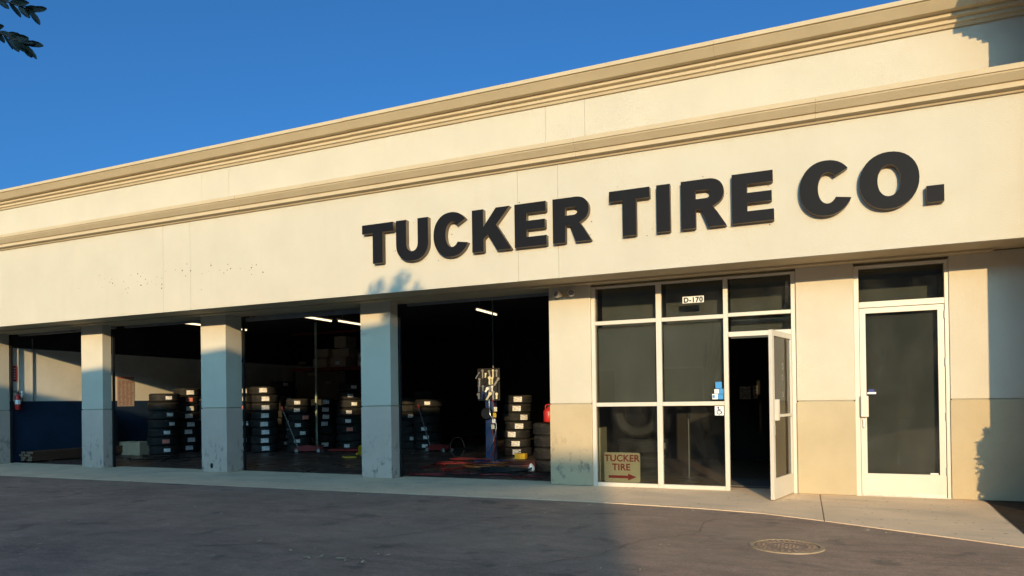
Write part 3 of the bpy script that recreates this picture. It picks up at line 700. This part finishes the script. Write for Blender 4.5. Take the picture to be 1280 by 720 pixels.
for k in range(5): bx('print_mark', WHITEP, s, .0062, .0075, -.022, .022, .05 + k * .06, .075 + k * .06)
s = thing('price_poster', 'large printed sheet with red heading on the garage side wall', 'poster', (-3.816, 3.05, 1.27)); bx('sheet', mat('poster_paper', (.50, .42, .34), .8, .25, 30.0), s, 0, .004, 0, .50, 0, .80); bx('heading', PAPERR, s, .0042, .006, 0.01, .49, .74, .80)
bm = bmesh.new()
for k in range(20):
    for j in range(4):
        a = .03 + j * .115; box(bm, .0042, .0052, a, a + random.uniform(.05, .10), .03 + k * .034, .042 + k * .034)
o = obj('print_rows', bm, SIGNRED, s); o['kind'] = 'stuff'
bm = bmesh.new(); tube(bm, [(-3.80, .85, 2.9), (-3.80, .85, 1.43)], .012); tag(obj('wall_conduit', bm, GREY), 'thin vertical conduit on the white garage side wall', 'conduit')
me = None
for row in range(4):
    for k in range(3):
        L0 = random.uniform(2.6, 3.1); y0 = .47 + random.uniform(0, .12)
        bm = bmesh.new(); box(bm, -.07, .07, 0, L0, -.024, .024); o = obj('lumber_board', bm, WOOD); o.location = (-3.70 + k * .152 + random.uniform(-.01, .01), y0, .055 + .055 * row + .0 * k)
        o.rotation_euler = (0, 0, random.uniform(-.02, .02))
        bme = bmesh.new(); box(bme, -.068, .068, -.004, -.0005, -.022, .022); obj('end_grain', bme, WOODE, o)
        tag(o, 'brown board, ' + ('bottom', 'second', 'third', 'top')[row] + ' row, ' + ('against the wall', 'middle of its row', 'nearest the bay')[k] + ', in the pile along the blue wall', 'board', 'boards piled along the blue wall')
for y in (.9, 2.2): tag(bx('pile_bearer', WOOD, None, -3.80, -3.30, y, y + .08, .0, .030), 'short wooden bearer under the board pile, ' + ('near' if y < 1 else 'far') + ' end', 'bearer', 'bearers')
s = thing('cardboard_carton', 'flat tan carton lying by the blue wall behind the first pillar', 'box', (-3.1, 3.0, 0)); bx('carton_body', CARD, s, -.5, .42, -.2, .2, .0, .34, bevel=.006); bx('tape', IVORY, s, -.03, .03, -.2025, .2025, .338, .3425)
s = thing('parts_trolley', 'dark upright trolley standing against the blue wall below the poster', 'trolley', (-3.55, 2.55, 0))
bx('trolley_body', BLACK, s, -.16, .16, -.2, .2, .10, 1.05, bevel=.02); bm = bmesh.new(); tube(bm, smooth_path([(.12, -.15, 1.05), (.14, -.16, 1.25), (.0, -.18, 1.34), (-.12, -.16, 1.25), (-.12, -.15, 1.05)]), .012); obj('handle', bm, STEEL, s)
for dx in (-.12, .12):
    for dy in (-.16, .16):
        bm = bmesh.new(); lathe(bm, [(.045, -.015), (.05, -.01), (.05, .01), (.045, .015)], 14, M=Matrix.Rotation(math.pi / 2, 3, 'Y')); obj('wheel', bm, RUBBER, s, loc=(dx, dy, .052))
bx('tag_card', WHITEP, s, .161, .166, -.05, .02, .72, .84)
def hose(name, label, ctrl, r, m_, cat='hose'):
    bm = bmesh.new(); tube(bm, smooth_path(ctrl, 7), r, 7); return tag(obj(name, bm, m_, smooth=True), label, cat)
def wander(x0, x1, y0, y1, n, z=.014): return [(x0 + (x1 - x0) * i / (n - 1) + random.uniform(-.12, .12), random.uniform(y0, y1), z + random.uniform(0, .012)) for i in range(n)]
hose('air_hose', 'black hose lying on the floor behind the first pillar', wander(-1.9, .2, 1.3, 2.4, 10), .013, RUBBER)
hose('air_hose', 'second tangled black hose in front of the first tyre stacks', wander(-2.6, -.3, 2.0, 2.9, 11), .013, RUBBER)

# ------------------------------------------------------------------ bay two: jack, pole, shelves
def jack(x, y, rz, label, mat_):
    s = thing('floor_jack', label, 'jack', (x, y, 0), rz)
    bm = bmesh.new()
    for sy in (-.11, .11):
        A = [bm.verts.new((px, sy - .012, pz)) for px, pz in ((-.34, .04), (.36, .04), (.38, .12), (.12, .19), (-.30, .15))]
        Bq = [bm.verts.new((p.co.x, sy + .012, p.co.z)) for p in A]
        bm.faces.new(A); bm.faces.new(Bq[::-1])
        for k in range(5): bm.faces.new((A[k], A[(k + 1) % 5], Bq[(k + 1) % 5], Bq[k]))
    box(bm, .05, .34, -.0975, .0975, .07, .13); obj('chassis', bm, mat_, s)
    bm = bmesh.new(); box(bm, -.36, .08, -.035, .035, .10, .16); obj('lift_arm', bm, mat_, s)
    bm = bmesh.new(); lathe(bm, [(.055, .16), (.065, .175), (.065, .185), (.05, .18)], 16); obj('saddle', bm, BLACK, s, loc=(-.32, 0, 0))
    bm = bmesh.new(); tube(bm, [(.32, 0, .14), (.45, 0, .45), (.74, 0, 1.18)], .017, 8); h = obj('handle', bm, DSTEEL, s)
    bm = bmesh.new(); tube(bm, [(.70, 0, 1.08), (.75, 0, 1.205)], .024, 8); obj('grip', bm, JRED, h)
    for wx, wy in ((-.29, -.135), (-.29, .135), (.30, -.135), (.30, .135)):
        bm = bmesh.new(); lathe(bm, [(.045, -.02), (.05, -.015), (.05, .015), (.045, .02)], 16, M=Matrix.Rotation(math.pi / 2, 3, 'X')); obj('wheel', bm, GREY, s, loc=(wx, wy, .051))
    return s
jack(1.15, 4.75, math.radians(198), 'red floor jack with its handle leaning left, in front of the tyre stacks', JRED)
jack(4.45, 5.75, math.radians(165), 'dark red floor jack with upright handle, deep in the last bay', REDHOSE)
tag(bx('lift_ramp', JRED, None, 1.55, 2.75, 5.0, 5.5, .02, .075, bevel=.01), 'flat red steel ramp on the floor left of the third pillar', 'ramp')
bm = bmesh.new(); tube(bm, [(0, 0, 0), (0, 0, 3.5)], .032, 10); tag(obj('steel_pole', bm, mat('pale_green_paint', (.45, .52, .38), .5, .15, 5.0), loc=(.74, 5.55, 0)), 'thin pale green pole between the tyre stacks', 'pole')
tag(bx('white_card', PAPER, None, 1.02, 1.18, 6.40, 6.406, .95, 1.36), 'white card propped among the tyre stacks', 'card')
s = thing('yellow_funnel', 'yellow plastic drain funnel lying on the floor beside the third pillar', 'funnel', (3.62, 3.4, 0.0))
bm = bmesh.new(); lathe(bm, [(.16, .10), (.15, .10), (.03, .02), (.02, -.08), (.024, -.08), (.035, .015)], 18, M=Matrix.Rotation(1.2, 3, 'Y')); obj('cone', bm, YELLOW, s, loc=(.05, 0, .125))
bm = bmesh.new(); tube(bm, smooth_path([(-.05, .0, .03), (-.2, .05, .02), (-.32, -.04, .02), (-.42, .02, .025)]), .02, 8); obj('spout', bm, YELLOW, s)
# loft shelf with cartons
s = thing('storage_rack', 'dark storage rack with a loaded top shelf at the back of the middle bay', 'shelf', (0, 7.0, 0))
bx('shelf', WOOD, s, -1.3, 2.6, 0, .9, 2.27, 2.33); bx('beam', REDHOSE, s, -1.3, 2.6, -.05, -.005, 2.25, 2.35)
for x in (-1.27, 2.57): bx('upright', BLACK, s, x - .04, x + .04, -.05, .02, 0, 2.245)
bx('beam', REDHOSE, s, -1.3, 2.6, -.03, .01, 3.36, 3.42)
for i, (x, z, w_, h_) in enumerate(((-.62, 2.333, .52, .30), (.02, 2.333, .56, .32), (-.55, 2.66, .50, .26), (.10, 2.66, .60, .24), (.18, 2.93, .42, .34), (1.0, 2.333, .30, .22), (1.42, 2.333, .34, .46), (1.02, 2.56, .3, .2))):
    t = thing('cardboard_box', 'brown carton on the storage rack, ' + ('bottom left', 'bottom centre', 'second layer left', 'second layer centre', 'topmost in the centre', 'small one right of centre', 'tall one at the right', 'small one set on another')[i], 'box', (x + w_ / 2, 7.3, z), group='cartons on the storage rack')
    bx('carton_body', CARD, t, -w_ / 2, w_ / 2, -.2, .3, 0, h_ - .003, bevel=.004); bx('tape', IVORY, t, -.03, .03, -.203, .303, h_ - .003, h_)
    if i in (1, 5, 7, 6): bx('paper_label', PAPER, t, -.09, .06, -.2035, -.2005, h_ * .3, h_ * .62)
for i, (x, y, z) in enumerate(((-2.0, 8.5, 2.2), (-1.2, 8.4, 1.9), (-2.6, 8.8, 2.6))): tag(bx('wall_card', CARD, None, x, x + .3, y, y + .02, z, z + .1), ('pale card on the dark back of the middle bay, lower right', 'pale card on the dark back of the middle bay, lowest', 'pale card on the dark back of the middle bay, highest')[i], 'card')

# ------------------------------------------------------------------ bay three: tool post, cans, hoses
s = thing('tool_post', 'blue machine post with a crowded tool board in the last bay', 'machine', (7.08, 3.25, 0))
bx('post', BLUEP, s, -.09, .09, -.09, .09, .04, 1.55, bevel=.01); bx('base', BLUEP, s, -.28, .28, -.25, .3, 0, .045, bevel=.008)
pb = bx('tool_board', BLACK, s, -.24, .26, -.13, -.10, 1.28, 1.95, bevel=.004)
bm = bmesh.new(); lathe(bm, [(.11, -.05), (.12, -.04), (.12, .04), (.11, .05)], 20, M=Matrix.Rotation(math.pi / 2, 3, 'X')); obj('gauge', bm, BLACK, s, loc=(-.02, -.16, 1.02))
cols = [STEEL, GREY, IVORY, STEEL, BLUEP, GREY, WHITEP, BLACK]
for k in range(24):
    x = -.20 + .42 * (k % 6) / 5 + random.uniform(-.02, .02); z = 1.36 + .15 * (k // 6) + random.uniform(-.02, .02); a = random.choice((0, 0, 0, .15, -.2, .6)); l = random.uniform(.04, .085); w_ = random.uniform(.010, .020)
    bm = bmesh.new(); box(bm, -w_, w_, -.012, .012, -l, l, Matrix.Rotation(a, 3, 'Y')); lathe(bm, [(w_ * 1.9, -.011), (w_ * 1.9, .011)], 8, c=(l * math.sin(a), 0, l * math.cos(a)), M=Matrix.Rotation(math.pi / 2, 3, 'X'))
    obj('tool', bm, random.choice(cols), pb, loc=(x, -.145 - random.uniform(0, .05), z))
bm = bmesh.new(); tube(bm, smooth_path([(.12, -.18, 1.3), (.17, -.2, 1.05), (.10, -.2, .75), (.18, -.22, .4), (.10, -.3, .05)]), .011); obj('red_hose', bm, REDHOSE, s)
bm = bmesh.new(); tube(bm, smooth_path([(.04, -.18, 1.3), (.08, -.22, 1.0), (.20, -.2, .8), (.16, -.22, .5), (.02, -.24, .25)]), .009); obj('grey_hose', bm, STEEL, s)
for k in range(4): bx('hanging_tag', (IVORY, WHITEP, YELLOW, IVORY)[k], s, .10 + .02 * k, .17 + .02 * k, -.215, -.205, .70 + k * .12, .79 + k * .12)
bm = bmesh.new(); tube(bm, [(7.12, 3.3, 3.5), (7.12, 3.3, 1.96)], .013); tag(obj('air_drop', bm, GREY), 'thin grey air pipe dropping from the ceiling to the tool post', 'pipe')
s = thing('fuel_can', 'red can standing on the tyre stack behind the fourth pillar', 'can', (8.90, 1.75, .884))
bm = bmesh.new(); lathe(bm, [(.085, 0), (.095, .015), (.095, .19), (.075, .225), (.03, .245), (.028, .27)], 18); obj('can_body', bm, RED, s, smooth=True)
bm = bmesh.new(); tube(bm, smooth_path([(-.06, 0, .22), (-.05, 0, .30), (.05, 0, .30), (.06, 0, .22)]), .012); obj('handle', bm, RED, s)
bm = bmesh.new(); lathe(bm, [(.024, 0), (.026, .03), (.01, .035)], 12); obj('cap', bm, BLACK, s, loc=(0, 0, .271))
hose('air_hose', 'red hose looping low across the mouth of the last bay', wander(6.85, 9.1, .55, 1.0, 12), .012, REDHOSE)
hose('air_hose', 'second red hose tangled beside the tool post', [(6.6 + .5 * math.cos(k * .9) + k * .05, 2.3 + .35 * math.sin(k * .9), .02 + .012 * k) for k in range(14)], .012, REDHOSE)
hose('air_hose', 'black cable heap on the floor before the tyres with the red can', [(8.2 + .5 * math.cos(k * 1.3) * (1 + .2 * math.sin(k)), 1.35 + .22 * math.sin(k * 1.3), .02 + .005 * k) for k in range(16)], .014, RUBBER)
hose('air_hose', 'long red hose snaking from the tool post toward the third pillar', wander(6.2, 7.4, 1.2, 2.6, 9), .012, JRED)
hose('air_hose', 'orange extension lead heaped in front of the labelled stack', [(7.5 + .4 * math.cos(k * 1.1), 2.1 + .3 * math.sin(k * 1.1) * (1 + .1 * k), .02 + .006 * k) for k in range(13)], .011, mat('orange_lead', (0.42, 0.12, 0.03), 0.6, 0.2, 9.0), 'cable')
hose('air_hose', 'black hose lying along the mouth of the last bay', wander(7.2, 9.3, .6, 1.5, 12), .013, RUBBER)
hose('wire_loop', 'thin black hose loop standing up left of the tool post', [(6.62 + .16 * math.cos(t * .5), 2.6, .35 + .2 * math.sin(t * .5)) for t in range(13)], .006, BLACK, 'wire')
hose('air_hose', 'orange red hose end at the foot of the third pillar', wander(6.8, 7.5, .46, .62, 6), .012, JRED)
tag(bx('floor_pad', mat('worn_red_pad', (.22, .07, .055), .8, .35, 9.0), None, 7.35, 8.35, 2.6, 3.6, .002, .016), 'worn red pad on the floor between tool post and tyres', 'mat')
s = thing('yellow_case', 'small yellow tool case on the floor right of the tool post', 'case', (7.35, 4.2, 0)); bx('case_body', YELLOW, s, -.12, .12, -.08, .08, 0, .12, bevel=.01); bm = bmesh.new(); tube(bm, smooth_path([(-.05, 0, .12), (-.04, 0, .16), (.04, 0, .16), (.05, 0, .12)]), .008); obj('handle', bm, BLACK, s)
s = thing('cloth_bundle', 'white rag bundle on the lower tyres behind the fourth pillar', 'rag', (8.66, 1.48, .0))
bm = bmesh.new(); bmesh.ops.create_icosphere(bm, subdivisions=3, radius=.06)
for v in bm.verts: v.co *= 1 + .25 * math.sin(v.co.x * 60 + v.co.z * 35) * .6 + random.uniform(-.05, .05); v.co.z = v.co.z * 1.2 + .085
obj('rag', bm, WHITEP, s, smooth=True)

# ------------------------------------------------------------------ fluorescent lights
for i, (x, y0, y1, lb) in enumerate(((-.85, 2.38, 3.50, 'lit fluorescent tube left of the second pillar'), (-.78, 3.62, 4.58, 'lit fluorescent tube just right of the second pillar'), (2.45, 2.9, 4.03, 'lit fluorescent tube in the middle bay, left of a pair'), (2.62, 4.08, 5.2, 'lit fluorescent tube in the middle bay touching the third pillar'), (6.50, 3.82, 4.88, 'lit fluorescent tube over the last bay above the tool post'))):
    s = thing('fluorescent_light', lb, 'light', (x, (y0 + y1) / 2, 3.285)); h = (y1 - y0) / 2
    bx('housing', GREY, s, -.05, .05, -h, h, .026, .06)
    bm = bmesh.new(); tube(bm, [(0, -h + .01, .003), (0, h - .01, .003)], .02, 10); obj('tube', bm, TUBE, s)
    for y in (-h * .7, h * .7): bx('hanger', GREY, s, -.006, .006, y - .006, y + .006, .061, .215)

# ------------------------------------------------------------------ planting, trees and the building across the lot
def leaf_crown(bm, n, cx, cy, cz, rx, ry, rz_, size, shape=1.0, cond=None):
    clumps = [(random.gauss(0, .5), random.gauss(0, .5), random.gauss(0, .5)) for _ in range(26)]
    k = 0
    while k < n:
        c = random.choice(clumps); p = Vector((c[0] + random.gauss(0, .22), c[1] + random.gauss(0, .22), c[2] + random.gauss(0, .22)))
        if p.length > 1: p = p.normalized() * random.random() ** .5
        w = Vector((cx + p.x * rx, cy + p.y * ry, cz + p.z * rz_))
        k += 1
        if cond and not cond(w): continue
        a = Vector((random.gauss(0, 1), random.gauss(0, 1), random.gauss(0, .6))).normalized(); b = a.cross(Vector((random.random(), random.random(), 1))).normalized()
        l = size * random.uniform(.6, 1.2)
        bm.faces.new([bm.verts.new(w + q) for q in (a * l, b * l * .38, -a * l, -b * l * .38)])
def tree(name, label, x, y, h, crowns, leaves, size, lm, tr=.16, cond=None):
    t = thing(name, label, 'tree', (x, y, -.03))
    bm = bmesh.new(); base = crowns[0]
    tube(bm, smooth_path([(0, 0, 0), (.05, .03, h * .3), (-.03, .0, h * .6), (.02, .02, h * .85)]), tr, 9, tr * .35)
    for (cx, cy, cz, *_r) in crowns: tube(bm, smooth_path([(.0, 0, h * .42), ((cx) * .5, (cy) * .5, h * .42 + (cz - h * .42) * .45), (cx, cy, cz)]), tr * .5, 7, tr * .1)
    obj('trunk', bm, BARK, t, smooth=True)
    bm = bmesh.new(); tot = sum(c[3] * c[5] + .04 for c in crowns)
    for c in crowns: leaf_crown(bm, int(leaves * (c[3] * c[5] + .04) / tot), c[0], c[1], c[2], c[3], c[4], c[5], size, cond=cond)
    obj('crown', bm, lm, t)
    return t
# low shrubs in the bed: they cast the ragged shade at the wall's right end
for i, (x, y, r, h) in enumerate(((16.03, -2.14, .37, 1.34), (16.85, -2.12, .37, 1.25), (17.55, -2.13, .36, 1.2))):
    s = thing('shrub', ('clipped leafy shrub in the planting bed at the wing corner', 'clipped leafy shrub in the planting bed, middle of the row', 'clipped leafy shrub in the planting bed at the far right')[i], 'shrub', (x, y, 0.006), group='shrubs in the planting bed')
    bm = bmesh.new()
    for k in range(7): a = k * .9; tube(bm, [(0, 0, 0), (.2 * r * math.cos(a), .2 * r * math.sin(a), h * .3), (.6 * r * math.cos(a), .6 * r * math.sin(a), h * .72)], .012, 5, .004)
    obj('stem', bm, BARK, s)
    bm = bmesh.new()
    for k in range(7500):
        z = random.uniform(.02, 1) ; a = random.random() * 6.283; rr = r * random.random() ** .35 * (1 if z < .9 else .85) * random.uniform(.85, 1.03)
        w_ = Vector((rr * math.cos(a), rr * math.sin(a), z * h)); d = Vector((random.gauss(0, 1), random.gauss(0, 1), random.gauss(0, 1))).normalized(); e = d.orthogonal().normalized(); l = random.uniform(.025, .05)
        bm.faces.new([bm.verts.new(w_ + q) for q in (d * l, e * l * .45, -d * l, -e * l * .45)])
    obj('crown', bm, LEAF, s)

# street tree to the left whose twigs hang into the top corner
t = thing('street_tree', 'dark leafy tree whose twigs hang into the top left corner', 'tree', (7.2, -8.7, -.03))
bm = bmesh.new(); tube(bm, smooth_path([(0, 0, 0), (.04, .02, 1.2), (-.03, .05, 2.4), (.05, .05, 3.2)]), .11, 9, .05)
for e in ((1.2, .8, 3.55), (-.8, .3, 3.5), (.3, -.9, 3.6), (-.3, .8, 3.5)): tube(bm, smooth_path([(0, .03, 2.5), (e[0] * .5, e[1] * .5, 3.2), e]), .035, 7, .012)
TW = [[(1.2, .8, 3.55), (1.7, 1.05, 3.50), (2.02, 1.20, 3.43), (2.165, 1.272, 3.375)], [(1.2, .8, 3.55), (1.62, 1.02, 3.40), (1.95, 1.18, 3.285), (2.085, 1.238, 3.225), (2.125, 1.262, 3.205)]]
for tw in TW: tube(bm, smooth_path(tw, 5), .010, 6, .0035)
obj('trunk', bm, BARK, t, smooth=True)
bm = bmesh.new()
def leaf(bm, p, d, n, l, w_):
    d = d.normalized(); sde = d.cross(n).normalized(); up = sde.cross(d)
    L_ = [p + d * (l * q) + sde * (w_ * s_) + up * (l * h_) for q, s_, h_ in ((0, .12, 0), (.22, .75, .03), (.5, 1, .05), (.8, .8, .03), (.96, .32, 0), (1, 0, -.02), (.96, -.32, 0), (.8, -.8, .03), (.5, -1, .05), (.22, -.75, .03), (0, -.12, 0))]
    bm.faces.new([bm.verts.new(q) for q in L_])
VIEW = Vector((0.82, -.53, -.18)).normalized()
for ti, tw in enumerate(TW):
    ph = smooth_path(tw, 8); nn = len(ph)
    for i in range(4, nn, 2):
        dirn = (ph[min(i + 1, nn - 1)] - ph[i - 1]).normalized(); sd = dirn.cross(VIEW).normalized()
        for sgn in (-1, 1):
            leaf(bm, ph[i], dirn * .9 + sd * sgn * random.uniform(.25, .6) + Vector((0, 0, -.12)), VIEW + Vector((random.gauss(0, .35), random.gauss(0, .35), random.gauss(0, .35))), random.uniform(.075, .105), random.uniform(.014, .019))
leaf_crown(bm, 1500, .1, .0, 3.35, 1.15, 1.0, .55, .05)
obj('crown', bm, LEAFD, t)

# building across the lot: two flat roofs whose shadow covers the asphalt and the lower bays
YO = 17.0
def from_shadow(xs, zs, yo=YO): return xs + yo * TAN_A, zs + yo * SLOPE
FB = thing('far_building', 'long sloped-roof building across the lot behind the viewpoint', 'building', (0, 0, 0))
xa, za = from_shadow(7.15, 2.64); xb, zb_ = from_shadow(10.4, .45, 36.0)
bm = bmesh.new(); hv = box(bm, -30, xa, -YO - 12, -YO, -.03, za)
for v in hv:
    if v.co.x < 0 and v.co.z > 1: v.co.z = za - .0765 * (xa + 30)
hi = obj('tall_block', bm, FARW, FB)
LB = thing('low_building', 'second building farther back across the lot, behind the tree', 'building', (0, 0, 0))
lo = bx('wall_block', FARW, LB, 6.0, xb, -48, -36, -.03, zb_); bx('roof_slab', TRIM, LB, 5.8, xb - .002, -48.2, -36.01, zb_ + .002, zb_ + .01)
for k in range(14):
    x = -26 + k * 3.4; 
    if x + 1.6 > xa: break
    wdw = bx('window', FRAME, hi, x, x + 1.6, -YO, -YO + .05, .9, 2.5); bx('pane', GLASS, wdw, x + .06, x + 1.54, -YO + .051, -YO + .056, .96, 2.44)
# the tree before it, whose crown tops out on the sign band
YT = 12.5
def crown_at(xs, zs, rx, rz_, tx, dy=0.0):
    x, z = from_shadow(xs, zs, YT - dy); return (x - tx, dy, z + .03, rx, .7, rz_)
tx = from_shadow(6.3, 0, YT)[0]
CR = [crown_at(7.45, 1.45, .8, .9, tx), crown_at(8.1, .75, .75, .65, tx, -.3), crown_at(7.08, 2.5, .33, .30, tx), crown_at(6.74, 2.76, .10, .19, tx), crown_at(7.15, 2.84, .12, .20, tx, .2), crown_at(7.38, 2.66, .12, .16, tx), crown_at(8.75, .40, .6, .45, tx)]
tree('parking_lot_tree', 'broad leafy tree across the lot in front of the far building', tx, -YT, 3.6, CR, 9000, .055, LEAF, .12)
# unseen ridge added behind the viewpoint to block bright sky reflections in the glass
bm = bmesh.new(); rows = []
for i in range(121):
    x = -300 + i * 5.5; t = 28.0 + .35 * math.sin(i * .37) + .25 * math.sin(i * 1.13 + 1) + random.uniform(-.15, .15)
    rows.append([bm.verts.new((x, y, z)) for y, z in ((-112, -.3), (-118, t * .45), (-127, t * .8), (-140, t), (-175, t * .9), (-240, -.3))])
for A, Bq in zip(rows, rows[1:]):
    for k in range(5): bm.faces.new((A[k], A[k + 1], Bq[k + 1], Bq[k]))
struct(obj('added_ridge_blocker', bm, mat('ridge_blocker_green', (0.05, 0.06, 0.03), 0.95, 0.4, 0.15, 0.8, 1.2, 0.1), smooth=True))
